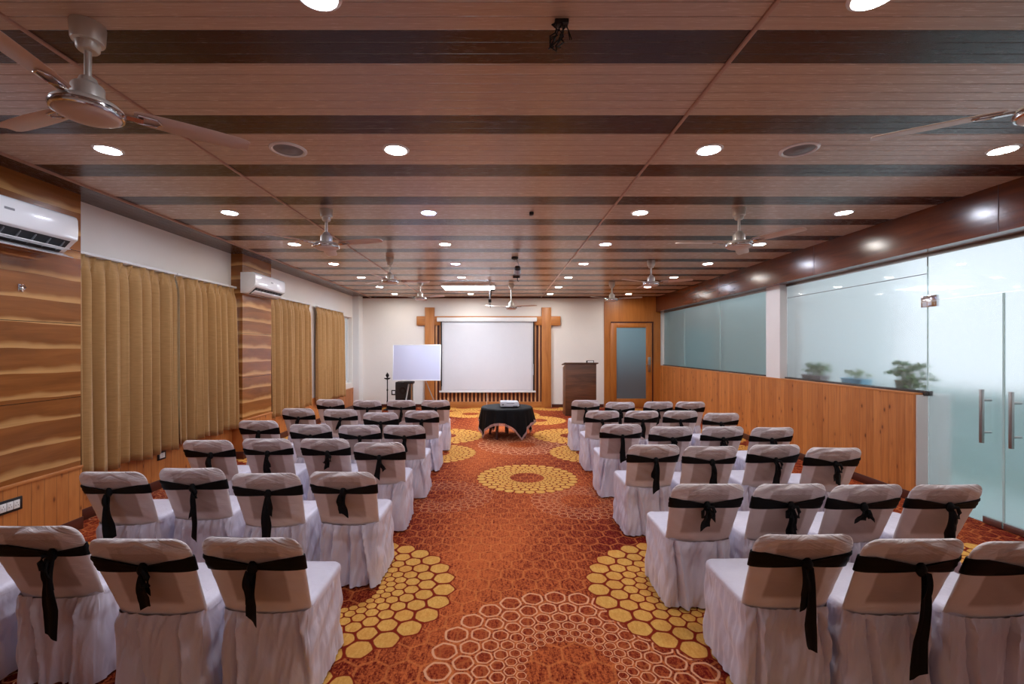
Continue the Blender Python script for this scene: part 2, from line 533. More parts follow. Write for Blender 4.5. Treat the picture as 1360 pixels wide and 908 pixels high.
struct(MB().box(XG - 0.02, 3.0, 2.615, XG + 0.02, 7.17, 2.646).box(XG - 0.02, 7.54, 2.615, XG + 0.02, YB, 2.646), 'trim_17', 'brushed_steel', bevel=0.004)
struct(MB().box(XR, YF, 0, 4.80, 3.30, 2.65), 'wall_right_near', 'white_column', smooth=False)

def pane(y0, y1, z0, z1, mat, parent, name='pane'):
    o = MB().box(XG - 0.005, y0, z0, XG + 0.005, y1, z1).build(name, mat, parent, smooth=False)
    return o
wn = sempty('window_4')
for a, b in ((7.545, 9.355), (9.365, 11.165), (11.175, YB)):
    pane(a, b, WT + 0.02, 2.62, 'dim_glass', wn)
    MB().box(XG - 0.006, a - 0.006, WT + 0.02, XG + 0.006, a + 0.001, 2.62).build('pane_edge', 'glass_edge', wn, smooth=False)
wn = sempty('window_5')
pane(4.815, 7.165, WT + 0.02, 2.62, 'frosted_glass', wn)
MB().box(XG - 0.007, 4.803, WT + 0.02, XG + 0.007, 4.816, 2.62).build('pane_edge', 'glass_edge', wn, smooth=False)
MB().box(XG - 0.0075, 4.82, 2.432, XG - 0.005, 7.16, 2.440).build('film_edge', 'grey_plastic', wn, smooth=False)
wn = sempty('window_6')        # fixed glass above the doors
pane(3.305, 4.80, 2.155, 2.62, 'door_glass', wn)
for n, (a, b, hy) in enumerate(((4.088, 4.80, 4.215), (3.31, 4.078, 3.97))):
    d = sempty('door_%d' % (2 + n))
    pane(a, b, 0.012, 2.145, 'door_glass', d, 'door_pane')
    ed = MB().box(XG - 0.006, (a if n == 0 else b) - 0.004, 0.012, XG + 0.006, (a if n == 0 else b) + 0.004, 2.145)
    ed.build('pane_edge', 'glass_edge', d, smooth=False)
    h = MB().box(XG - 0.075, hy - 0.014, 0.76, XG - 0.05, hy + 0.014, 1.26)
    for zz in (0.86, 1.16):
        h.tube([(XG - 0.055, hy, zz), (XG + 0.03, hy, zz)], 0.011, 12)
    h.build('door_handle', 'brushed_steel', d, bevel=0.003)
    if n == 0:
        MB().box(XG - 0.018, 4.70, 2.08, XG + 0.018, 4.875, 2.20).build('patch_fitting', 'chrome', d, bevel=0.004)
    MB().box(XG - 0.018, *((3.98 + 0.11, 0.006, XG + 0.018, 4.25, 0.07) if n == 0 else (3.90, 0.006, XG + 0.018, 4.075, 0.07))).build('floor_fitting', 'brushed_steel', d, bevel=0.003)

# what lies beyond the glass: a dim room behind the far panes, an open terrace behind the near ones
struct(MB().box(6.3, 7.4, 0, 6.4, YB + .2, ZC).box(4.8, 7.30, 0, 6.4, 7.40, ZC).box(4.6, 7.3, ZC, 5.0, YB + .2, ZC + 0.1).box(4.6, YB, 0, 6.4, YB + .2, ZC), 'wall_side_room', 'dim_wall', smooth=False)  # unseen roof cut to a strip so sky light brightens the side room
struct(MB().box(6.0, 2.2, 0, 6.15, 7.3, 1.10), 'wall_terrace', 'outside_teal', smooth=False)

# timber wall section with the glazed door, back right
struct(MB().box(2.87, YB - 0.03, 0, XR, YB, ZC), 'trim_18', 'door_wood', smooth=False)
d = sempty('door_1')
Yd = YB - 0.03
def bx(mb, px0, py0, px1, py1, Y, t, t2=0.0):
    a = P(px0, py1, Y); b = P(px1, py0, Y)
    return mb.box(a.x, Y - t, max(a.z, 0.0), b.x, Y - t2, b.z)
fr = MB()
bx(fr, 810, 429, 818.5, 541, Yd, 0.035); bx(fr, 857.5, 429, 865.5, 541, Yd, 0.035)
bx(fr, 818.5, 429, 857.5, 435, Yd, 0.035); bx(fr, 818.5, 529, 857.5, 541, Yd, 0.035)
fr.build('door_leaf', 'door_wood', d, bevel=0.006)
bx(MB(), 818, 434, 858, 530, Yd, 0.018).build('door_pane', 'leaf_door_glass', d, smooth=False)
fr = MB(); bx(fr, 811, 427, 867.5, 429.2, Yd, 0.03); bx(fr, 865.5, 429, 867.3, 541, Yd, 0.02)
fr.build('door_gap', 'slat_dark', d, smooth=False)
hb = MB(); bx(hb, 860.0, 474, 863.6, 494, Yd, 0.045, 0.034)
q = P(862, 484, Yd); hb.tube([(q.x, Yd - 0.04, q.z), (q.x, Yd - 0.1, q.z), (q.x - 0.11, Yd - 0.1, q.z)], 0.012, 8)
hb.build('door_handle', 'brushed_steel', d, bevel=0.003)

# ------------------------------------------------------------------ curtains
def curtain(y0, y1, n, z1, z0, label, seed, splay=0.0):
    rnd = random.Random(seed)
    t = thing('curtain', label, 'curtain', (XL + 0.09, y0, 0), 0, 'ochre curtains along the left wall')
    L = y1 - y0
    per = 18; cols = n * per; rows = 26
    ph = [rnd.uniform(-0.5, 0.5) for _ in range(n + 1)]; am = [rnd.uniform(0.75, 1.2) for _ in range(n + 1)]
    rings = []
    for i in range(rows + 1):
        s = i / rows
        z = z1 + (z0 - z1) * s
        row = []
        for j in range(cols + 1):
            u = j / per; k = min(int(u), n - 1)
            fr_ = u - k
            a = am[k] * (1 - fr_) + am[k + 1] * fr_
            # pinch pleats near the top, soft round folds below
            soft = math.cos(2 * PI * u + 0.7 * s * ph[k])
            pinch = max(0, 1 - abs(fr_ - 0.5) / 0.16)
            wt = math.exp(-(s / 0.055) ** 2)
            soft = 2 * abs(math.cos(PI * u + 0.35 * s * ph[k] + ph[k] * 0.5)) ** 0.75 - 1
            dx = (1 - wt) * (0.060 * min(a, 1.05) * soft * (0.7 + 0.35 * s)) + wt * (-0.01 + 0.045 * pinch)
            dx += 0.014 * math.sin(2 * PI * u * 0.37 + seed)
            dx += 0.010 * math.sin(4 * PI * u + 3 * s + ph[k] * 6) * s
            yy = L * (u / n) + 0.035 * ph[k] * math.sin(PI * fr_) * s * 2 + splay * s * (u / n)
            yy = min(max(yy, 0.0), L + splay * s)
            zz = z + (0.018 * math.sin(u * 1.7 + seed) * s) 
            row.append((dx, yy, zz))
        rings.append(row)
    MB().loft(rings, False).build('curtain_cloth', 'curtain_cloth', t, angle=80)
    o = t.children[0]
    md = o.modifiers.new('thickness', 'SOLIDIFY'); md.thickness = 0.004
    # stitched hem
    hem = [[(r[0] + 0.004, r[1], r[2] + dz) for r in rings[-1]] for dz in (0.085, 0.079)]
    MB().box(-0.03, 0.0, z1 + 0.004, 0.03, L, z1 + 0.03).build('curtain_track', 'window_frame', t, bevel=0.004)
    return t
curtain(4.128, 5.42, 9, 2.515, 0.44, 'ochre pleated curtain hung nearest the camera, next to the wood pillar with socket', 1)
curtain(5.43, 6.64, 9, 2.515, 0.47, 'ochre pleated curtain just before the second wood pillar with the small air conditioner', 2, 0.05)
curtain(7.60, 9.22, 11, 2.515, 0.46, 'ochre pleated curtain just beyond the second wood pillar, between two white wall strips', 3)
curtain(9.60, 11.22, 12, 2.515, 0.46, 'ochre pleated curtain farthest along the left wall, near the whiteboard end', 4)

# ------------------------------------------------------------------ ceiling lights
LCOL = ['leftmost line', 'line left of middle', 'line right of middle', 'rightmost line']
LROW = ['nearest, cut by the frame', 'second from camera', 'third from camera', 'fourth from camera', 'fourth from the screen wall', 'third from the screen wall', 'second from the screen wall', 'closest to the screen wall']
LX = [[None, -0.73, 1.49, None], [-2.79, -0.745, 1.48, 3.57], [-2.82, -0.75, 1.45, 3.57], [-2.80, -0.755, 1.42, 3.51], [-2.79, -0.755, 1.385, 3.46],
      [-2.78, -0.78, 1.35, 3.45], [-2.79, None, 1.33, 3.38], [-2.76, -0.78, 1.29, 3.33]]
LY = [1.80, 3.21, 4.70, 6.13, 7.55, 9.0, 10.4, 11.75]
BLUE = {(2, 1), (3, 2), (4, 1)}
WARM = {(0, 2), (1, 1), (1, 3), (2, 2), (3, 1), (3, 3), (3, 0), (5, 1), (5, 2), (7, 0), (7, 1), (7, 2), (7, 3), (6, 2), (5, 3), (5, 0)}
def downlight(x, y, mat, label):
    t = thing('ceiling_downlight', label, 'ceiling light', (x, y, ZC), 0, 'round recessed ceiling downlights')
    MB().lathe([(0.070, 0.0), (0.070, -0.006), (0.078, -0.010), (0.092, -0.004), (0.094, 0.0)], 36, cap=False).build('trim_ring', 'white_plastic', t)
    MB().lathe([(0.0705, -0.001), (0.0705, -0.0055), (0.05, -0.0075)], 36).build('diffuser', mat, t)
    return t
for r in range(8):
    for c in range(4):
        if LX[r][c] is None: continue
        k = 'blue' if (r, c) in BLUE else 'warm' if (r, c) in WARM else 'white'
        word = {'blue': 'bluish', 'warm': 'warm', 'white': 'cool white'}[k]
        downlight(LX[r][c], LY[r], 'lamp_' + k, 'round %s ceiling downlight in the %s, %s' % (word, LCOL[c], LROW[r]))

for x in (-2.79, 3.57):
    downlight(x, 1.80, 'lamp_white', 'round ceiling downlight outside the view, beside the nearest fans')

t = thing('ceiling_panel_light', 'bright rectangular white tube light on the ceiling in front of the screen', 'ceiling light', (-0.72, 10.25, ZC))
MB().box(-0.60, -0.36, -0.05, 0.60, 0.36, 0).build('housing', 'white_plastic', t, bevel=0.006)
MB().box(-0.57, -0.33, -0.054, 0.57, -0.04, -0.049).box(-0.57, 0.04, -0.054, 0.57, 0.33, -0.049).build('diffuser', 'tube_glow', t, smooth=False)

for x, lab in ((-1.51, 'round ceiling speaker grille on the left, near the large fan'), (2.12, 'round ceiling speaker grille on the right, between two bright downlights')):
    t = thing('ceiling_speaker', lab, 'ceiling speaker', (x, 3.21, ZC), 0, 'round ceiling speakers')
    MB().lathe([(0.098, 0.0), (0.098, -0.006), (0.108, -0.012), (0.124, -0.007), (0.127, 0.0)], 40, cap=False).build('rim', 'white_plastic', t)
    g = MB().lathe([(0.099, -0.001), (0.099, -0.004), (0.05, -0.009), (0.045, -0.012), (0.02, -0.013)], 40)
    g.build('grille', 'grey_plastic', t)

# ------------------------------------------------------------------ ceiling fans
def fan(x, y, ang, label, drop=0.365, tilt=0.0):
    t = thing('ceiling_fan', label, 'ceiling fan', (x, y, ZC), 0, 'ceiling fans')
    MB().lathe([(0.040, 0), (0.062, 0), (0.064, -0.008), (0.060, -0.072), (0.057, -0.080), (0.044, -0.084), (0.042, -0.108), (0.034, -0.118), (0.014, -0.120)], 28).build('canopy', 'silver_paint', t)
    MB().lathe([(0.0135, -0.10), (0.0135, -drop + 0.10)], 16).build('down_rod', 'silver_paint', t)
    z = -drop
    MB().lathe([(0.014, z + 0.135), (0.030, z + 0.13), (0.036, z + 0.11), (0.052, z + 0.10), (0.058, z + 0.09), (0.060, z + 0.03), (0.064, z + 0.026),
                (0.108, z + 0.022), (0.124, z + 0.008), (0.128, z - 0.008), (0.124, z - 0.022), (0.116, z - 0.026)], 40).build('motor_housing', 'silver_paint', t)
    MB().lathe([(0.1285, z - 0.004), (0.131, z - 0.012), (0.126, z - 0.026), (0.118, z - 0.029)], 40, cap=False).build('chrome_ring', 'chrome', t)
    MB().lathe([(0.117, z - 0.024), (0.112, z - 0.034), (0.09, z - 0.044), (0.05, z - 0.050), (0.0, z - 0.052)], 40).build('bottom_cap', 'blade_paint', t)
    for k in range(3):
        a = math.radians(ang + 120 * k)
        R = Matrix.Translation((0, 0, z + 0.012)) @ Matrix.Rotation(a, 4, 'Z') @ Matrix.Rotation(math.radians(-9), 4, 'X')
        pr = [(0.155, 0.040), (0.17, 0.050), (0.22, 0.056), (0.32, 0.062), (0.46, 0.063), (0.57, 0.058), (0.61, 0.050), (0.625, 0.036)]
        rings = []
        for r, hw in pr:
            ring = []
            for v, zt in ((-1, 0.0), (-0.94, 0.0025), (-0.5, 0.006), (0, 0.008), (0.5, 0.006), (0.94, 0.0025), (1, 0.0), (0.94, -0.002), (0, 0.003), (-0.94, -0.002)):
                ring.append(R @ Vector((r, hw * v, zt + 0.001)))
            rings.append(ring)
        b = MB().loft(rings, True, True, True).build('blade', 'blade_paint', t, angle=50)
        br = MB()
        br.box(0.10, -0.018, -0.012, 0.19, 0.018, -0.003, R)
        br.tube([R @ Vector(q) for q in ((0.17, -0.03, -0.004), (0.24, -0.028, -0.003), (0.26, 0, -0.003), (0.24, 0.028, -0.003), (0.17, 0.03, -0.004), (0.17, -0.03, -0.004))], 0.005, 8)
        br.build('blade_bracket', 'chrome', b, bevel=0.0)
    return t
fan(-1.80, 1.97, 40, 'large silver ceiling fan nearest the camera at upper left, over the nearest chairs')
fan(2.40, 1.95, 147, 'ceiling fan mostly outside the view at upper right, one pale blade showing')
fan(-1.775, 4.60, -15, 'silver ceiling fan on the left, third from the screen wall')
fan(-1.73, 7.05, 20, 'silver ceiling fan on the left, second from the screen wall')
fan(-1.685, 9.45, -30, 'silver ceiling fan on the left, in front of the white wall above the cross')
fan(2.40, 4.55, -62, 'silver ceiling fan on the right, above the wainscot end of the chairs')
fan(2.43, 7.30, -30, 'silver ceiling fan on the right, second from the door wall')
fan(2.387, 9.70, -25, 'silver ceiling fan on the right, in front of the timber door wall')
fan(0.23, 9.9, -33, 'silver ceiling fan on a long rod in the middle, right before the screen', drop=0.52)

# small fittings on the ceiling
t = thing('ceiling_spotlight', 'small silver spotlight with black top hanging from the ceiling before the screen', 'spotlight', (0.22, 7.0, ZC))
MB().lathe([(0.05, 0), (0.055, -0.01), (0.05, -0.035), (0.02, -0.045)], 20).build('ceiling_mount', 'black_plastic', t)
MB().tube([(0.0, 0, -0.03), (0.05, 0, -0.09), (0.075, 0, -0.16), (0.06, 0, -0.22)], 0.009, 8).build('bracket', 'aluminium', t)
R = Matrix.Translation((0.04, 0, -0.19)) @ Matrix.Rotation(math.radians(35), 4, 'X')
l = [[R @ Vector((r * math.cos(a * PI / 10), r * math.sin(a * PI / 10), zz)) for a in range(20)] for r, zz in ((0.02, 0.05), (0.042, 0.04), (0.05, 0.0))]
MB().loft(l, True, True, False).build('lamp_back', 'black_plastic', t)
l = [[R @ Vector((r * math.cos(a * PI / 10), r * math.sin(a * PI / 10), zz)) for a in range(20)] for r, zz in ((0.05, 0.0), (0.056, -0.05), (0.056, -0.065), (0.045, -0.066), (0.04, -0.04))]
MB().loft(l, True, False, True).build('lamp_head', 'aluminium', t)

t = thing('projector_mount', 'thin hanging projector mount with dangling cables left of the middle fan', 'ceiling mount', (-0.225, 9.4, ZC))
MB().lathe([(0.04, 0), (0.04, -0.015), (0.012, -0.02)], 16).build('ceiling_plate', 'aluminium', t)
MB().tube([(0, 0, -0.01), (0.0, 0, -0.40)], 0.012, 10).build('pole', 'aluminium', t)
MB().box(-0.03, -0.05, -0.46, 0.03, 0.05, -0.40).box(0.02, -0.03, -0.22, 0.10, 0.03, -0.19).build('bracket', 'dark_iron', t, bevel=0.003)
cb = MB()
for k in range(3):
    cb.tube([(0.012 + 0.01 * k, 0.01 * k, -0.12), (0.03, 0.02, -0.25 - 0.02 * k), (-0.03 + 0.02 * k, 0.0, -0.36), (0.015 * (k - 1), -0.02, -0.52 - 0.03 * k)], 0.005, 6)
cb.build('cable', 'black_plastic', t)
t = thing('ceiling_hook', 'small dark hook plate on the ceiling between spotlight and middle fan', 'hook', (0.31, 8.9, ZC))
MB().box(-0.07, -0.02, -0.03, 0.07, 0.02, 0).build('plate', 'dark_iron', t, bevel=0.004)
MB().tube([(0.02, 0, -0.025), (0.02, 0, -0.08), (0.035, 0, -0.1), (0.05, 0, -0.085)], 0.008, 8).build('hook', 'dark_iron', t)

t = thing('cable_bundle', 'short bundle of black cables hanging from the ceiling at top centre', 'cables', (0.262, 1.95, ZC))
cb = MB(); rnd = random.Random(5)
for k in range(7):
    x0 = rnd.uniform(-0.02, 0.02)
    pts = [(x0, 0, 0.0)]
    for i in range(1, 6):
        pts.append((x0 + rnd.uniform(-0.018, 0.018) - 0.006 * i, rnd.uniform(-.02, .02), -0.024 * i))
    cb.tube(pts, 0.0035, 6)
for k in range(2):
    cb.tube([(0.015, 0, 0), (0.03, 0.0, -0.04), (0.036 + 0.01 * k, 0, -0.08)], 0.0025, 6)
    cb.tube([(-0.015, 0, -0.06), (-0.045, 0.0, -0.07 - .01 * k), (-0.05, 0, -0.11), (-0.02, 0, -0.13)], 0.0025, 6)
cb.build('cable', 'black_plastic', t)
MB().box(-0.03, -0.02, -0.018, 0.03, 0.02, 0.0).build('ceiling_clip', 'black_plastic', t, bevel=0.004)
t = thing('ceiling_sensor', 'tiny black socket box in the middle of the ceiling', 'sensor', (0.32, 4.70, ZC))
MB().box(-0.022, -0.03, -0.03, 0.022, 0.03, 0).build('housing', 'black_plastic', t, bevel=0.006)
MB().lathe([(0.013, -0.029), (0.013, -0.036), (0.006, -0.038)], 14).build('sensor_lens', 'grey_plastic', t)

# ------------------------------------------------------------------ air conditioners
def aircon(y0, y1, label, flap):
    t = thing('air_conditioner', label, 'air conditioner', (XP, (y0 + y1) / 2, 2.455), 0, 'wall air conditioners')
    hl = (y1 - y0) / 2
    pr = [(0.0, 0.0), (0.10, 0.0), (0.15, 0.04), (0.195, 0.085), (0.222, 0.105), (0.224, 0.14), (0.226, 0.20), (0.222, 0.275), (0.212, 0.298), (0.19, 0.308), (0.0, 0.308)]
    MB().prism(pr, 1, -hl, hl).build('casing', 'white_plastic', t, bevel=0.008)
    MB().prism([(0.095, -0.003), (0.10, -0.004), (0.153, 0.036), (0.203, 0.088), (0.198, 0.093), (0.14, 0.05)], 1, -hl + 0.06, hl - 0.05).build('air_outlet', 'dark_vent', t, smooth=False)
    for k in range(9):
        yy = -hl + 0.12 + k * (2 * hl - 0.22) / 8
        MB().prism([(0.12, 0.006), (0.16, 0.024), (0.20, 0.074), (0.195, 0.08), (0.14, 0.04)], 1, yy, yy + 0.006).build('vane', 'grey_plastic', t, smooth=False)
    if flap:
        MB().prism([(0.108, -0.010), (0.113, -0.016), (0.165, -0.040), (0.205, -0.050), (0.212, -0.044), (0.168, -0.030), (0.118, -0.004)], 1, -hl + 0.05, hl - 0.03).build('flap', 'white_plastic', t, bevel=0.002)
        MB().prism([(0.150, 0.012), (0.205, 0.020), (0.205, 0.024), (0.150, 0.016)], 1, -hl + 0.06, hl - 0.05).build('louver', 'white_plastic', t, smooth=False)
    else:
        MB().prism([(0.125, 0.004), (0.13, -0.004), (0.180, 0.028), (0.190, 0.045), (0.186, 0.05), (0.17, 0.035)], 1, -hl + 0.06, hl - 0.05).build('flap', 'white_plastic', t, bevel=0.002)
    MB().box(0.2255, -0.01, 0.205, 0.2275, 0.06, 0.222).build('badge', 'grey_plastic', t, smooth=False)
    return t
aircon(2.72, 3.86, 'white split air conditioner with open flap, nearest on the left laminate pillar', True)
aircon(6.64, 7.56, 'white split air conditioner on the far laminate pillar between curtains', False)

# ------------------------------------------------------------------ screen wall
Y = YB
t = thing('screen_surround', 'timber slatted screen surround with two cross shaped posts on the back wall', 'wall panel', (0, Y, 0))
def rel(mb, name, mat, **kw):
    o = mb.build(name, mat, t, **kw)
    o.data.transform(Matrix.Translation((0, -Y, 0)))
    return o
for a, b in ((565, 577.5), (719, 731.5)):
    rel(bx(MB(), a, 408.5, b, 541, Y, 0.10), 'post', 'post_wood', bevel=0.005)
for a, b in ((554, 565), (577.5, 719), (731.5, 744)):
    rel(bx(MB(), a, 420, b, 432, Y, 0.08), 'cross_beam', 'rail_wood', bevel=0.005)
rel(bx(MB(), 577.5, 533, 719, 541, Y, 0.09), 'base_rail', 'rail_wood', bevel=0.005)
rel(bx(MB(), 577.5, 432, 719, 533, Y, 0.02), 'backing', 'slat_dark', smooth=False)
sl = MB(); n = 27
for k in range(n):
    x0 = P(577.5, 0, Y).x + (k + 0.25) * (P(719, 0, Y).x - P(577.5, 0, Y).x) / n
    sl.box(x0, Y - 0.055, 0.14, x0 + 0.045, Y - 0.02, 2.27)
rel(sl, 'slats', 'slat_light', smooth=False)

t = thing('projection_screen', 'large white pull down projection screen on the back wall', 'screen', (0, Y - 0.16, 0))
def rel2(mb, name, mat, **kw):
    o = mb.build(name, mat, t, **kw); o.data.transform(Matrix.Translation((0, -(Y - 0.16), 0))); return o
Ys = Y - 0.16
a = P(580.5, 427, Ys); b = P(713, 421.5, Ys)
rel2(MB().box(a.x, Ys - 0.05, a.z, b.x, Ys + 0.06, b.z), 'housing', 'window_frame', bevel=0.012)
a = P(586.5, 520, Ys); b = P(708.5, 427, Ys)
rings = []
for i in range(25):
    s = i / 24
    rings.append([(a.x + (b.x - a.x) * j / 30, Ys + 0.004 * math.sin(5 * j / 30 * (1 + s) + 4 * s) * s, b.z + (a.z - b.z) * s) for j in range(31)])
so = rel2(MB().loft(rings, False), 'screen_fabric', 'screen_cloth', angle=80)
md = so.modifiers.new('thickness', 'SOLIDIFY'); md.thickness = 0.002
bd = MB(); bx(bd, 585.5, 424, 709.5, 427.2, Ys - 0.004, 0.004); bx(bd, 585.3, 426, 587, 519, Ys, 0.004); bx(bd, 708, 426, 709.6, 519, Ys, 0.004)
rel2(bd, 'border', 'black_plastic', smooth=False)
bb = MB(); bx(bb, 583.5, 518.6, 711.5, 521, Ys, 0.02, -0.02)
rel2(bb, 'bottom_bar', 'window_frame', bevel=0.004)
q = P(646.5, 521, Ys)
cdm = MB().tube([(q.x, Ys, q.z), (q.x + 0.003, Ys - 0.005, q.z - 0.12), (q.x, Ys, q.z - 0.34)], 0.004, 6)
rel2(cdm, 'pull_cord', 'paper')

# whiteboard on an easel
Yw = 11.0
t = thing('easel', 'aluminium easel standing behind and below the whiteboard', 'easel', (P(553, 0, Yw).x, Yw + 0.16, 0))
q = P(542, 507, Yw); ox = t.location.x; zt = q.z
MB().box(q.x - ox - 0.10, -0.21, zt - 0.045, q.x - ox + 0.13, 0.01, zt + 0.012).build('clamp', 'black_plastic', t, bevel=0.008)
for x0, x1, yy in ((0.0, -0.10, -0.25), (0.05, 0.0, 0.25)):
    MB().tube([(q.x - ox + x0, 0.0, zt + 0.01), (q.x - ox + x1, yy, 0.008)], 0.017, 10).build('leg', 'aluminium', t)
MB().tube([(P(564, 0, Yw).x - ox, 0.0, zt + 0.01), (P(581, 0, Yw).x - ox, 0.12, 0.008)], 0.014, 10).build('leg', 'aluminium', t)
MB().tube([(q.x - ox, 0.03, zt + 0.05), (P(566, 0, Yw).x - ox, 0.03, zt + 0.05)], 0.012, 8).build('cross_bar', 'aluminium', t)
MB().tube([(q.x - ox + 0.02, 0.03, zt - .02), (P(553, 0, Yw).x - ox, 0.16, 2.42 - 0.72)], 0.014, 8).build('mast', 'aluminium', t)
t = thing('whiteboard', 'blank white whiteboard propped on the easel left of the screen', 'whiteboard', (P(553, 0, Yw).x, Yw, zt + 0.03))
hw = 32 / F * Yw; hh = P(0, 457, Yw).z - zt - 0.03
R = Matrix.Rotation(math.radians(2.3), 4, 'Z') @ Matrix.Rotation(math.radians(-7.6), 4, 'X')
MB().box(-hw + .012, -0.008, 0.012, hw - .012, 0.008, hh - .012, R).build('board_surface', 'whiteboard', t, smooth=False)
fm = MB().box(-hw, -0.014, 0, hw, 0.012, 0.02, R).box(-hw, -0.014, hh - 0.02, hw, 0.012, hh, R).box(-hw, -0.014, 0, -hw + 0.02, 0.012, hh, R).box(hw - 0.02, -0.014, 0, hw, 0.012, hh, R)
fm.build('board_frame', 'window_frame', t, bevel=0.003)

t = thing('loudspeaker', 'black floor loudspeaker standing behind the easel legs', 'speaker', (P(537, 0, 11.8).x, 11.8, 0))
MB().box(-0.20, -0.17, 0.0, 0.20, 0.17, 0.77).build('cabinet', 'black_plastic', t, bevel=0.02)
MB().box(-0.18, -0.18, 0.05, 0.18, -0.168, 0.74).build('grille', 'dark_vent', t, bevel=0.01)
for zz, r in ((0.25, 0.12), (0.55, 0.09)):
    l = [[(r_ * math.cos(a_ * PI / 12), yy, zz + r_ * math.sin(a_ * PI / 12)) for a_ in range(24)] for r_, yy in ((r, -0.181), (r, -0.190), (r * 0.85, -0.190), (r * 0.4, -0.178))]
    MB().loft(l, True, False, True).build('driver', 'black_plastic', t)

t = thing('oil_lamp_stand', 'slim black standing oil lamp by the white wall, left of the whiteboard', 'lamp stand', (P(514.5, 0, 12.0).x, 12.0, 0))
MB().lathe([(0.11, 0), (0.11, 0.015), (0.05, 0.04), (0.02, 0.06)], 20).build('base', 'dark_iron', t)
MB().lathe([(0.02, 0.055), (0.016, 0.2), (0.026, 0.22), (0.016, 0.25), (0.014, 0.5), (0.026, 0.53), (0.014, 0.56), (0.014, 0.80), (0.03, 0.815)], 16).build('stem', 'dark_iron', t)
MB().lathe([(0.02, 0.81), (0.05, 0.815), (0.085, 0.84), (0.09, 0.85), (0.04, 0.848), (0.015, 0.86)], 20).build('oil_dish', 'dark_iron', t)
MB().lathe([(0.012, 0.855), (0.02, 0.87), (0.042, 0.90), (0.044, 0.93), (0.025, 0.965), (0.008, 0.985), (0.004, 1.0)], 16).build('finial', 'dark_iron', t)

def socket(loc, label, w_, h_, ax, n=2):
    t = thing('wall_socket', label, 'socket', loc)
    if ax == 'x':
        MB().box(0, -w_ / 2, -h_ / 2, 0.012, w_ / 2, h_ / 2).build('plate', 'black_plastic', t, bevel=0.004)
        pm = MB()
        for k in range(n):
            y0 = -w_ / 2 + 0.022 + k * (w_ - 0.044) / n
            pm.box(0.011, y0 + 0.002, -h_ / 2 + 0.02, 0.016, y0 + (w_ - 0.044) / n - 0.002, h_ / 2 - 0.02)
        pm.build('insert', 'paper', t, bevel=0.002)
        hm = MB()
        for k in range(n):
            y0 = -w_ / 2 + 0.022 + (k + 0.5) * (w_ - 0.044) / n
            for dy, dz in ((0, 0.011), (-0.009, -0.008), (0.009, -0.008)):
                hm.box(0.0155, y0 + dy - 0.002, dz - 0.003, 0.0168, y0 + dy + 0.002, dz + 0.003)
        hm.build('pin_hole', 'black_plastic', t, smooth=False)
    else:
        MB().box(-w_ / 2, -0.012, -h_ / 2, w_ / 2, 0, h_ / 2).build('plate', 'black_plastic', t, bevel=0.004)
        MB().box(-w_ / 2 + .03, -0.016, -h_ / 2 + .03, w_ / 2 - .03, -0.011, h_ / 2 - .03).build('insert', 'paper', t, bevel=0.002)
q = 600 * (-(XP + 0.012)) / (665 - 11)
socket((XP + 0.012, q, H - (672 - 462) / 600 * q), 'black framed white socket low on the pine wainscot, nearest on the left', 0.19, 0.105, 'x', 3)
q = 600 * (-(XL + 0.02)) / (665 - 214)
socket((XL + 0.02, q, H - (604.5 - 462) / 600 * q), 'black framed white socket below the curtains on the pine wainscot', 0.13, 0.1, 'x', 1)
socket((P(523, 0, YB).x, YB, P(0, 521, YB).z), 'black socket plate on the back wall behind the whiteboard easel', 0.13, 0.14, 'y')
t = thing('wall_hook', 'small metal hook fixed on the left laminate pillar under the air conditioner', 'hook', (XP, 3.60, H + (462 - 382) / 600 * 3.6))
MB().box(0, -0.02, -0.03, 0.006, 0.02, 0.03).build('plate', 'chrome', t, bevel=0.002)
MB().tube([(0.004, 0, 0.01), (0.03, 0, 0.02), (0.045, 0.0, 0.0), (0.03, 0, -0.015)], 0.006, 8).build('hook', 'chrome', t)
t = thing('security_camera', 'tiny black dome camera at the top of the back wall', 'camera', (P(499, 0, YB).x, YB - 0.05, P(0, 393, YB).z))
MB().lathe([(0.05, 0.045), (0.055, 0.03), (0.055, 0.0)], 20).build('base', 'white_plastic', t)
MB().lathe([(0.045, 0.002), (0.042, -0.02), (0.028, -0.04), (0.0, -0.047)], 20).build('dome', 'black_plastic', t)

# ------------------------------------------------------------------ lectern
YL = 10.95
t = thing('lectern', 'dark wood lectern standing in front of the white wall by the door', 'lectern', (P(771.5, 0, YL).x, YL, 0))
MB().box(-0.375, 0.0, 0.0, 0.375, 0.03, 1.26).build('front_panel', 'lectern_wood', t, bevel=0.004)
for s in (-1, 1):
    MB().prism([(0.03, 0.0), (0.46, 0.0), (0.46, 1.16), (0.03, 1.25)], 0, s * 0.375 - (0.03 if s > 0 else 0), s * 0.375 + (0.03 if s < 0 else 0)).build('side_panel', 'lectern_wood', t, bevel=0.003)
MB().box(-0.345, 0.05, 0.70, 0.345, 0.45, 0.725).build('shelf', 'lectern_wood', t, bevel=0.003)
R = Matrix.Translation((0, 0, 1.262)) @ Matrix.Rotation(math.radians(-6), 4, 'X')
MB().box(-0.40, -0.03, 0.0, 0.42, 0.49, 0.03, R).build('top', 'lectern_wood', t, bevel=0.006)
t = thing('note_stack', 'small white note block lying on top of the dark lectern', 'notes', (P(785, 0, YL).x, YL + 0.12, 1.282))
R = Matrix.Rotation(math.radians(-6), 4, 'X')
MB().box(-0.07, -0.05, 0.0, 0.07, 0.05, 0.045, R).build('paper', 'paper', t, bevel=0.003)
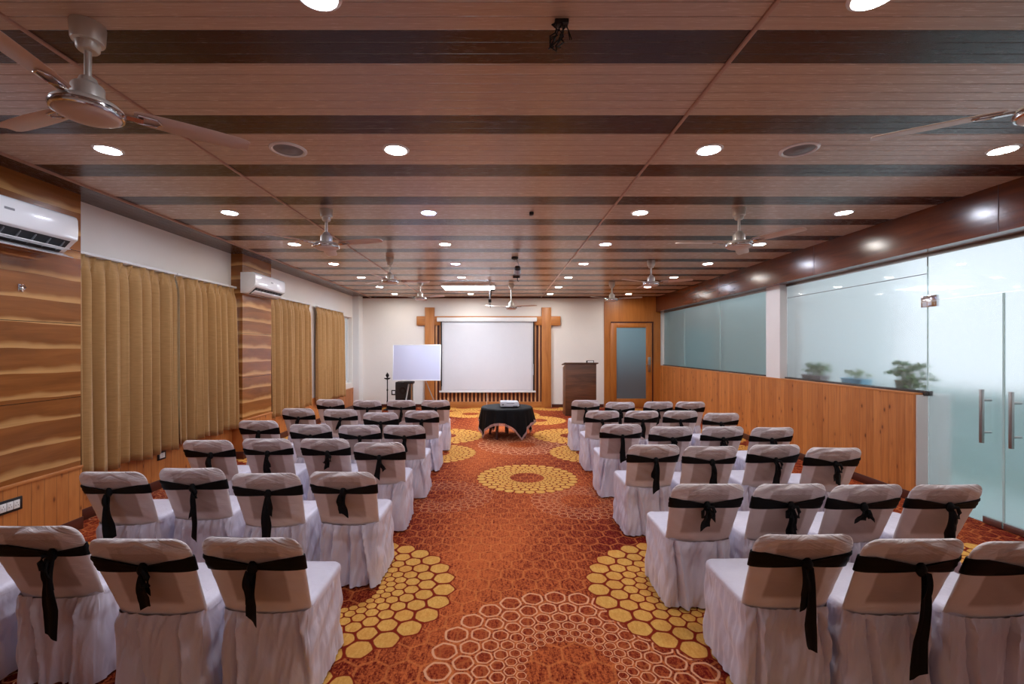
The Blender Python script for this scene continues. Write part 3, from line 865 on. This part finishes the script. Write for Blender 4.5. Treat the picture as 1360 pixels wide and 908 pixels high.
MB().box(-0.085, -0.055, 0.0, -0.072, 0.055, 0.055, R).box(0.072, -0.055, 0.0, 0.085, 0.055, 0.055, R).box(-.085, -.055, .046, .085, .055, .055, R).build('tray', 'dark_iron', t, bevel=0.002)

# ------------------------------------------------------------------ round table with black cloth, projector
tx, ty, tz, tr = P(673, 0, 8.45).x, 8.45, 0.555, 0.47
t = thing('round_table', 'low round table hidden under a black fringed cloth at aisle end', 'table', (tx, ty, 0))
MB().lathe([(tr - 0.03, tz - 0.035), (tr - 0.012, tz - 0.03), (tr - 0.012, tz - 0.01), (tr - 0.03, tz - 0.006)], 48).build('tabletop', 'lectern_wood', t)
for k in range(4):
    a = PI / 4 + k * PI / 2 + 0.25
    MB().tube([(0.30 * math.cos(a), 0.30 * math.sin(a), tz - 0.03), (0.37 * math.cos(a), 0.37 * math.sin(a), 0.0)], [0.022, 0.028], 10).build('leg', 'slat_dark', t)
MB().tube([(0, 0, tz - 0.035), (0, 0, 0.05)], 0.035, 12).build('pedestal', 'slat_dark', t)
c = thing('tablecloth', 'black square tablecloth with fringed edge draped over the round table', 'tablecloth', (tx, ty, 0))
n = 192; rings = []; rot = math.radians(-105)
half = 0.70
def drop_at(a):
    b = (a - rot - PI / 4) % (PI / 2) - PI / 4
    return min(half / math.cos(b), 0.97) - tr
for rr in (0.002, 0.15, 0.3, 0.42):
    rings.append([(rr * math.cos(2 * PI * j / n), rr * math.sin(2 * PI * j / n), tz + 0.001) for j in range(n)])
rings.append([(tr * 0.99 * math.cos(2 * PI * j / n), tr * 0.99 * math.sin(2 * PI * j / n), tz - 0.003) for j in range(n)])
for i in range(1, 15):
    s = i / 14
    ring = []
    for j in range(n):
        a = 2 * PI * j / n
        d_ = drop_at(a)
        fold = (0.5 + 0.5 * math.sin(13 * a + 1.2)) * 0.035 * s + 0.012 * s * math.sin(29 * a + 2)
        r = tr + 0.008 + fold + 0.02 * s
        ring.append((r * math.cos(a), r * math.sin(a), max(tz - 0.006 - d_ * s * 0.985, 0.012)))
    rings.append(ring)
o = MB().loft(rings, True, True).build('cloth', 'table_black', c, angle=80)
md = o.modifiers.new('thickness', 'SOLIDIFY'); md.thickness = 0.003
fg = MB(); last = rings[-1]; prev = rings[-2]
for j in range(0, n):
    p = Vector(last[j]); q = Vector(last[(j + 1) % n])
    for e in (0.0, 0.5):
        a0 = p.lerp(q, e); b0 = p.lerp(q, min(e + 0.3, 1))
        zlow = max(a0.z - 0.045, 0.004)
        out = Vector((a0.x, a0.y, 0)).normalized() * 0.004
        fg.add([a0 + out, b0 + out, Vector((b0.x, b0.y, zlow)) + out * 2, Vector((a0.x, a0.y, zlow)) + out * 2,
                a0 - out * .3, b0 - out * .3, Vector((b0.x, b0.y, zlow)), Vector((a0.x, a0.y, zlow))],
               [(0, 1, 2, 3), (4, 7, 6, 5), (0, 3, 7, 4), (1, 5, 6, 2), (0, 4, 5, 1), (3, 2, 6, 7)])
fg.build('fringe', 'fringe', c, smooth=False)

t = thing('projector', 'small white projector standing on the black round table', 'projector', (P(676.5, 0, 8.35).x, 8.35, tz + 0.004), math.radians(3))
MB().prism([(-0.165, 0.015), (0.165, 0.015), (0.172, 0.03), (0.168, 0.09), (0.15, 0.105), (-0.155, 0.11), (-0.17, 0.098), (-0.172, 0.03)], 1, -0.12, 0.12).build('casing', 'white_plastic', t, bevel=0.014, seg=3)
for sx in (-1, 1):
    for sy in (-1, 1):
        MB().lathe([(0.014, 0.0), (0.014, 0.02)], 12, (sx * 0.13, sy * 0.085, 0)).build('foot', 'black_plastic', t)
pm = MB()
pm.lathe([(0.012, 0.0), (0.012, 0.006), (0.006, 0.007)], 14)
pm.v = [(v[0] - 0.125, -0.12 - v[2], v[1] + 0.055) for v in pm.v]
pm.build('port', 'black_plastic', t)
MB().box(-0.06, -0.123, 0.075, 0.08, -0.118, 0.082).box(0.06, -0.124, 0.02, 0.14, -0.118, 0.035).build('vent_slot', 'grey_plastic', t, smooth=False)
l = [[(0.085 + r * math.cos(a_ * PI / 10), yy, 0.062 + r * math.sin(a_ * PI / 10)) for a_ in range(20)] for r, yy in ((0.035, 0.115), (0.038, 0.14), (0.03, 0.142), (0.024, 0.13))]
MB().loft(l, True, False, True).build('projector_lens', 'grey_plastic', t)

# ------------------------------------------------------------------ planters on the outer sill
def planter(y, hl, hw_, hh_, mat, leafmat, label, seed, up, spread, n, trail=False):
    rnd = random.Random(seed)
    t = thing('potted_plant', label, 'plant', (4.685, y, WT - 0.02), 0, 'planters beyond the frosted glass')
    rings = [[(sx * hw_ * k, sy * hl * k, z) for sx, sy in ((-1, -1), (1, -1), (1, 1), (-1, 1))] for k, z in ((0.86, 0), (1.0, hh_ * 0.9), (1.07, hh_ * 0.9), (1.07, hh_), (0.96, hh_), (0.94, hh_ * 0.85))]
    MB().loft(rings, True, True, True).build('pot', mat, t, bevel=0.003)
    lf = MB(); st = MB()
    for k in range(n):
        bx0 = rnd.uniform(-hw_ * .6, hw_ * .6); by0 = rnd.uniform(-hl * .8, hl * .8)
        dx = rnd.uniform(-1, 1) * spread * 0.45; dy = rnd.uniform(-1, 1) * spread
        hz = hh_ + rnd.uniform(0.25, 1.0) * up
        if trail and k % 3 == 0:
            dy = -abs(dy) - 0.08; hz = hh_ * rnd.uniform(0.2, 1.3)
        dx = max(-0.095 - bx0, dx)
        tip = Vector((bx0 + dx, by0 + dy, hz))
        mid = Vector((bx0 + dx * .3, by0 + dy * .4, max(hh_, hz) + 0.01))
        st.tube([(bx0, by0, hh_ * .8), mid, tip], 0.0025, 5)
        for e in range(3):
            c_ = tip.lerp(mid, e * 0.33) + Vector((0, rnd.uniform(-.02, .02), rnd.uniform(-.01, .02)))
            L_ = rnd.uniform(0.022, 0.04)
            ax_ = Vector((rnd.uniform(-.4, .4), rnd.uniform(-1, 1), rnd.uniform(-.6, .6))).normalized()
            sd = ax_.cross(Vector((rnd.uniform(-.5, .5), rnd.uniform(-.3, .3), 1))).normalized()
            nm = ax_.cross(sd) * 0.004
            ring = [c_ - ax_ * L_, c_ - ax_ * L_ * .3 + sd * L_ * .6, c_ + ax_ * L_ * .5 + sd * L_ * .5, c_ + ax_ * L_, c_ + ax_ * L_ * .5 - sd * L_ * .5, c_ - ax_ * L_ * .3 - sd * L_ * .6]
            lf.add([q + nm * 0 for q in ring] + [c_ + nm * 2, c_ - nm], [(i, (i + 1) % 6, 6) for i in range(6)] + [((i + 1) % 6, i, 7) for i in range(6)])
    st.build('stem', 'leaf', t); lf.build('leaves', leafmat, t, smooth=False)
planter(6.72, 0.21, 0.07, 0.10, 'pot_grey', 'leaf', 'grey planter with feathery green plant behind the frosted glass, farthest left', 11, 0.15, 0.14, 60)
planter(5.95, 0.17, 0.075, 0.10, 'pot_blue', 'leaf_pale', 'blue rectangular planter with small pale seedlings behind the frosted glass', 12, 0.10, 0.08, 14)
planter(5.22, 0.08, 0.06, 0.13, 'pot_green', 'leaf', 'dark pot with bushy trailing plant behind the glass nearest the door', 13, 0.20, 0.22, 75, True)

# ------------------------------------------------------------------ covered chairs
def back_y(z): return -0.212 - (z - 0.45) * 0.158 / 0.38

def loop(n):
    """unit outline of the flat back panel: (x, y, side) running front then rear, evenly enough to carry creases"""
    out = []; h = n // 2
    for j in range(n):
        k = j % h; t = 1 - 2 * k / h
        sd = 1
        if j >= h: t = -t; sd = -1
        x = math.sin(PI / 2 * t) * 0.6 + t * 0.4
        out.append((x, sd * math.sqrt(max(0, 1 - abs(x) ** 6)), sd))
    return out

def back_ring(z, hw, th, n, off=0.0, wr=None, sag=0.0):
    ring = []
    for x, y, sd in loop(n):
        xx = x * (hw + off); yl = y * (th + off)
        if wr: yl += wr(xx, z, sd)
        ring.append((xx, back_y(z) + yl, z - sag * (1 - x * x)))
    return ring

def hw_at(z, zt):
    W = 0.203 + (z - 0.44) / 0.39 * 0.024
    rc = 0.074
    d = z - (zt - rc)
    if d > 0: W = W - rc + math.sqrt(max(rc * rc - d * d, 0))
    return W

def make_back(seed):
    rnd = random.Random(seed)
    ph = [rnd.uniform(0, 6.28) for _ in range(6)]
    zt = 0.83
    k1, k2 = rnd.uniform(0.8, 1.3), rnd.uniform(0.7, 1.2)
    def wr(x, z, sd):
        if sd > 0: return 0.0
        top = max(0, min(1, (z - 0.69) / 0.10))
        # creases sweeping from the top corners down to the knot
        r = math.hypot(x, (z - 0.70) * 1.7 + 0.012 * math.sin(5 * x + ph[3]))
        nz = mnoise.noise((x * 6 + seed, z * 6, seed * 1.7))
        v = 0.0065 * top * math.sin(r * 70 * k1 + ph[0] + 4 * nz) * (0.55 + 0.45 * math.sin(ph[1] + 9 * x))
        v += 0.0075 * top * mnoise.noise((x * 9, (z + 0.5 * abs(x)) * 34, seed))
        v += 0.007 * nz + 0.0045 * mnoise.noise((x * 16 + z * 22, z * 7, seed + 4.0))
        e = min(1, (0.226 - abs(x)) / 0.035)
        v *= 1 - 0.75 * math.exp(-((z - 0.695) / 0.035) ** 2)
        return v * max(e, 0)
    zs = [0.425 + (0.765 - 0.425) * i / 30 for i in range(31)] + [0.771, 0.777, 0.783, 0.789, 0.795, 0.801, 0.807, 0.812, 0.817, 0.8215, 0.825, 0.828, 0.8298]
    rings = []
    for z in zs:
        th = 0.020 if z < 0.80 else 0.020 * math.sqrt(max(0.02, 1 - ((z - 0.80) / 0.0305) ** 2))
        rings.append(back_ring(z, hw_at(z, zt), th, 84, 0.0, wr, 0.018 * max(0, 1 - (z - 0.425) / 0.08) + 0.004 * max(0, (z - 0.80) / 0.03)))
    return MB().loft(rings, True, True, True)

def seat_outline(n, hx, y0, y1, r, taper=0.0):
    pts = []
    per = n // 4
    for q, (cx, cy, a0) in enumerate(((hx - r, y1 - r, 0), (-hx + r, y1 - r, PI / 2), (-hx + r, y0 + r, PI), (hx - r, y0 + r, 1.5 * PI))):
        nxt = ((-hx + r, y1 - r, 0), (-hx + r, y0 + r, 0), (hx - r, y0 + r, 0), (hx - r, y1 - r, 0))[q]
        na = per // 3
        for i in range(na):
            a = a0 + PI / 2 * i / (na - 1)
            pts.append((cx + r * math.cos(a), cy + r * math.sin(a), math.cos(a), math.sin(a)))
        a = a0 + PI / 2
        p0 = pts[-1]; p1 = (nxt[0] + r * math.cos(a), nxt[1] + r * math.sin(a))
        ns = per - na
        for i in range(1, ns + 1):
            e = i / (ns + 1)
            pts.append((p0[0] + (p1[0] - p0[0]) * e, p0[1] + (p1[1] - p0[1]) * e, math.cos(a), math.sin(a)))
    out = []
    for x, y, nx, ny in pts:
        f = (y - y0) / (y1 - y0)
        out.append((x * (1 - taper * f), y, nx, ny))
    return out

def make_seat(seed):
    rnd = random.Random(seed + 50)
    ol = seat_outline(96, 0.208, -0.225, 0.205, 0.045, 0.06)
    rings = []
    for k, z in ((1.0, 0.425), (1.0, 0.44), (0.985, 0.452), (0.95, 0.460), (0.85, 0.466), (0.6, 0.470), (0.3, 0.472), (0.02, 0.473)):
        rings.append([(x * k, (y + 0.01) * k - 0.01, z + 0.002 * mnoise.noise((x * k * 9 + seed, y * k * 9, seed))) for x, y, nx, ny in ol])
    return MB().loft(rings, True, False, True)

def make_skirt(seed):
    rnd = random.Random(seed + 90)
    n = 256
    ol = seat_outline(n, 0.203, -0.237, 0.206, 0.035, 0.06)
    ph = [rnd.uniform(0, 6.28) for _ in range(8)]
    pleats = [(-0.12 + rnd.uniform(-0.05, 0.03)), (0.10 + rnd.uniform(-0.03, 0.05)), rnd.uniform(-0.04, 0.04)]
    pd = [rnd.uniform(0.026, 0.042), rnd.uniform(0.026, 0.042), rnd.choice((0.0, 0.02, 0.03))]
    slant = [rnd.uniform(-0.07, 0.05), rnd.uniform(-0.05, 0.07), rnd.uniform(-0.05, 0.05)]
    rings = []
    rows = 40
    for i in range(rows + 1):
        s = i / rows
        z = 0.440 - (0.440 - 0.008) * s
        ring = []
        for j, (x, y, nx, ny) in enumerate(ol):
            lim = 0.022
            ca, sa = x / 0.21, y / 0.21
            a = 2 * PI * j / n
            o = 0.012 * s + 0.006 * math.sin(PI * min(1, s * 4)) * (ny < -0.7)
            big = mnoise.noise((ca * 2.3 + seed * 1.31, sa * 2.3, s * 1.1 + seed))
            med = mnoise.noise((ca * 6 + 1.5 * s + seed, sa * 6 - 1.2 * s, s * 1.3 + seed * 2))
            fin = mnoise.noise((ca * 13 + 4 * s + seed, sa * 13 + 3 * s, s * 2.2 + seed * 3))
            side = 0.75 if abs(nx) > 0.7 else 1.0
            o += side * (0.030 * big * s ** 0.7 + 0.020 * med * (0.25 + s) + 0.008 * fin)
            # diagonal drag lines on the side panels, from the rear seam to the front hem
            if abs(nx) > 0.7:
                o += 0.009 * math.sin(24 * (s * 0.55 + (y + 0.2) * 0.9) + ph[4] + 3 * big) * math.sin(PI * min(1, s * 1.1))
            if ny < -0.7:      # pleats stitched into the seam at the rear
                for px_, d_, sl_ in zip(pleats, pd, slant):
                    e = (x - px_ - sl_ * s) / (0.007 + 0.006 * s)
                    o -= d_ * math.exp(-e * e) * min(1, s * 8 + 0.1)
                    o += d_ * 0.6 * math.exp(-(e - 2.0) ** 2 / 2) * min(1, s * 6)
                o += 0.018 * mnoise.noise((x * 50 + 8 * s, s * 3, seed)) * math.exp(-s * 5) * min(1, s * 20)
            zz = z - (0.018 * (1 - (x / 0.2) ** 2) * (1 - s) if ny < -0.7 and abs(x) < 0.2 else 0)
            if i == rows: zz = 0.006 + 0.010 * (0.6 + big)
            if abs(nx) > 0.5: o = lim * math.tanh(o / lim)
            ring.append((x + nx * o, y + ny * o, zz))
        rings.append(ring)
    return MB().loft(rings, True)

def sash_ring(zc, hh, u, kx, n):
    """one row of the band, u in -1..1 across its height"""
    out = []
    for x0, yu, sd in loop(n):
        f = 1.0
        rear = sd < 0
        if rear: f = min(1, abs(x0 * 0.22 - kx) / 0.20)
        h = hh * (0.28 + 0.72 * f ** 0.8)
        z = zc - 0.018 * (1 - f) + u * h
        W = hw_at(z, 0.83); bulge = 0.008 if abs(u) < 0.99 else 0.0005
        if rear: bulge += 0.0022 * math.sin(u * 7 + 4 * f) + 0.006 * (1 - f) ** 2 * (abs(u) < 0.99)
        th = 0.020 + bulge
        out.append((x0 * (W + bulge), back_y(z) + yu * th, z))
    return out

def ribbon(p0, length, w0, w1, seed, sway=0.0):
    rnd = random.Random(seed); ph = rnd.uniform(0, 6.28); tw = rnd.uniform(-0.5, 0.5)
    rings = []
    N = 12
    for i in range(N + 1):
        s = i / N
        wd = (w0 + (w1 - w0) * min(1, s * 1.6)) * (1 + 0.12 * math.sin(7 * s + ph))
        cx = p0[0] + sway * s + 0.006 * math.sin(4 * s + ph); cy = p0[1] - 0.012 * math.sin(PI * min(1, s * 1.5)) ; cz = p0[2] - length * s
        an = tw * s
        row = []
        prof = [-1, -0.6, -0.2, 0.2, 0.6, 1]
        for v in prof:
            fy = 0.006 * math.sin(v * 3.3 + ph) * (1 - 0.4 * s)
            zz = cz + (0.018 * v * (1 if seed % 2 else -1) if i == N else 0)
            row.append((cx + v * wd / 2 * math.cos(an), cy + fy + v * wd / 2 * math.sin(an), zz))
        back = [(x, y + 0.003, z) for x, y, z in reversed(row)]
        rings.append(row + back)
    return MB().loft(rings, True, True, True)

def make_sash(parent, seed, tail, kx, bow, hh):
    zc = 0.702
    rows = [sash_ring(zc, hh, u, kx, 72) for u in (-1.0, -0.97, -0.6, -0.2, 0.2, 0.6, 0.97, 1.0)]
    band = MB().loft(rows, True).build('sash', 'sash_black', parent, angle=70)
    rnd = random.Random(seed * 7 + 3)
    kz = zc - 0.018
    ky = back_y(kz) - 0.034
    kn = MB()
    rings = []
    for i in range(9):
        f = i / 8; z = kz + 0.030 - 0.06 * f; r = 0.022 * math.sin(PI * (0.08 + 0.84 * f)) ** 0.7
        rings.append([(kx + r * math.cos(a_ * PI / 8) * (1 + .18 * math.sin(3 * a_ + seed)), ky + 0.85 * r * math.sin(a_ * PI / 8), z) for a_ in range(16)])
    kn.loft(rings, True, True, True)
    kn.build('knot', 'sash_black', band, angle=70)
    ribbon((kx + rnd.uniform(-.006, .006), ky - 0.004, kz - 0.012), tail, 0.026, rnd.uniform(0.048, 0.066), seed * 3 + 1, rnd.uniform(-.02, .02)).build('tail', 'sash_black', band, angle=60)
    ribbon((kx + rnd.choice((-1, 1)) * 0.012, ky - 0.012, kz - 0.010), min(tail * rnd.uniform(0.3, 0.6), 0.15) + 0.03, 0.022, 0.038, seed * 3 + 2, rnd.uniform(-.03, .03)).build('tail', 'sash_black', band, angle=60)
    if bow:
        for sd in ((-1, 1) if bow == 2 else (bow if abs(bow) == 1 else 1,)):
            pts = [(kx, ky - 0.008, kz), (kx + sd * 0.022, ky - 0.022, kz + 0.004), (kx + sd * 0.036, ky - 0.02, kz - 0.026), (kx + sd * 0.034, ky - 0.014, kz - 0.062), (kx + sd * 0.018, ky - 0.02, kz - 0.058), (kx + sd * 0.006, ky - 0.016, kz - 0.018)]
            MB().tube(pts, [0.008, 0.011, 0.011, 0.010, 0.010, 0.007], 8).build('bow_loop', 'sash_black', band, angle=60)

NV = 6
backs = [make_back(11 + 7 * i) for i in range(NV)]
seats = [make_seat(i) for i in range(2)]
skirts = [make_skirt(i * 13) for i in range(NV)]
proto = {}
def part(kind, mb, name, mat, i, parent):
    key = (kind, i)
    if key not in proto:
        o = mb.build(name, mat, parent, angle=75); proto[key] = o
    else:
        o = proto[key].copy(); C.objects.link(o); o.parent = parent
    return o

def chair(x, y, rz, label, seed, tail=0.2, kx=0.0, bow=0, hh=0.036, group='covered chairs'):
    t = thing('banquet_chair', label, 'chair', (x, y, 0), rz, group)
    i = seed % NV
    part('b', backs[i], 'back_cover', 'back_fabric', i, t)
    part('s', seats[seed % 2], 'seat_cover', 'chair_fabric', seed % 2, t)
    j = (seed * 5 + 2) % NV
    part('k', skirts[j], 'skirt', 'chair_fabric', j, t)
    make_sash(t, seed, tail, kx, bow, hh)
    return t

K = F * 0.815
ROWS = {'left': [
    [(333, 713, .22, 0, 0), (181, 715, .15, .01, 1), (37, 698, .37, .08, -1), (-112, 700, .25, 0, 0)],
    [(455, 626, .14, 0, 0), (348, 628, .30, .01, 0), (250, 621, .34, 0, 1), (145, 626, .30, -.03, 0)],
    [(502, 587, .16, 0, 0), (430, 582, .12, .02, 1), (352, 582, .22, 0, 0), (273, 584, .25, .02, 0)],
    [(537, 564, .2, 0, 0), (475, 564, .2, 0, 0), (410, 563, .2, 0, 0), (341, 558, .2, 0, 0)],
    [(560, 545, .2, 0, 0), (505, 547.5, .2, 0, 0), (450, 543, .2, 0, 0), (396, 542, .2, 0, 0)],
    [(577, 531, .2, 0, 0), (532, 531, .2, 0, 0), (487, 531, .2, 0, 0), (438, 530, .2, 0, 0)]],
  'right': [
    [(1071, 709, .37, .02, 0), (1217, 715, .45, .04, 0), (1362, 718, .40, .05, 0)],
    [(941, 642, .12, 0, 2), (1050, 642, .20, .01, 2), (1152, 643, .07, -.01, 0), (1260, 643, .22, .03, 1)],
    [(868, 590, .25, .02, 0), (946, 592, .2, .02, 0), (1029, 590, .2, .02, 1), (1112, 594, .16, .02, 1)],
    [(826, 563, .25, .02, 0), (893, 566, .2, .02, 1), (960, 566, .1, .01, 2), (1027, 567, .1, 0, 1)],
    [(800, 545, .2, 0, 0), (852, 545, .2, .02, 0), (905, 545, .2, 0, 0), (960, 548, .1, 0, 0)],
    [(778, 531, .2, 0, 0), (825, 533.5, .2, 0, 0), (875, 533, .2, 0, 0), (919, 533, .2, 0, 0)]]}
RN = ['nearest row', 'second row from camera', 'third row from camera', 'third row from screen', 'second row from screen', 'row nearest the screen']
SN = ['aisle seat', 'second from the aisle', 'third from the aisle', 'fourth from the aisle']
rnd = random.Random(3)
seed = 0
for side, rows in ROWS.items():
    for r, row in enumerate(rows):
        for c_, (px, py, tail, kx, bow) in enumerate(row):
            yt = K / (py - VY)
            xx = (px - VX) / F * yt
            seed += 1
            chair(xx, yt + 0.37, math.radians(rnd.uniform(-2.5, 2.5)), 'white chair, black sash, %s, %s, %s block' % (SN[c_], RN[r], side), seed, tail, kx, bow, rnd.uniform(0.032, 0.042))
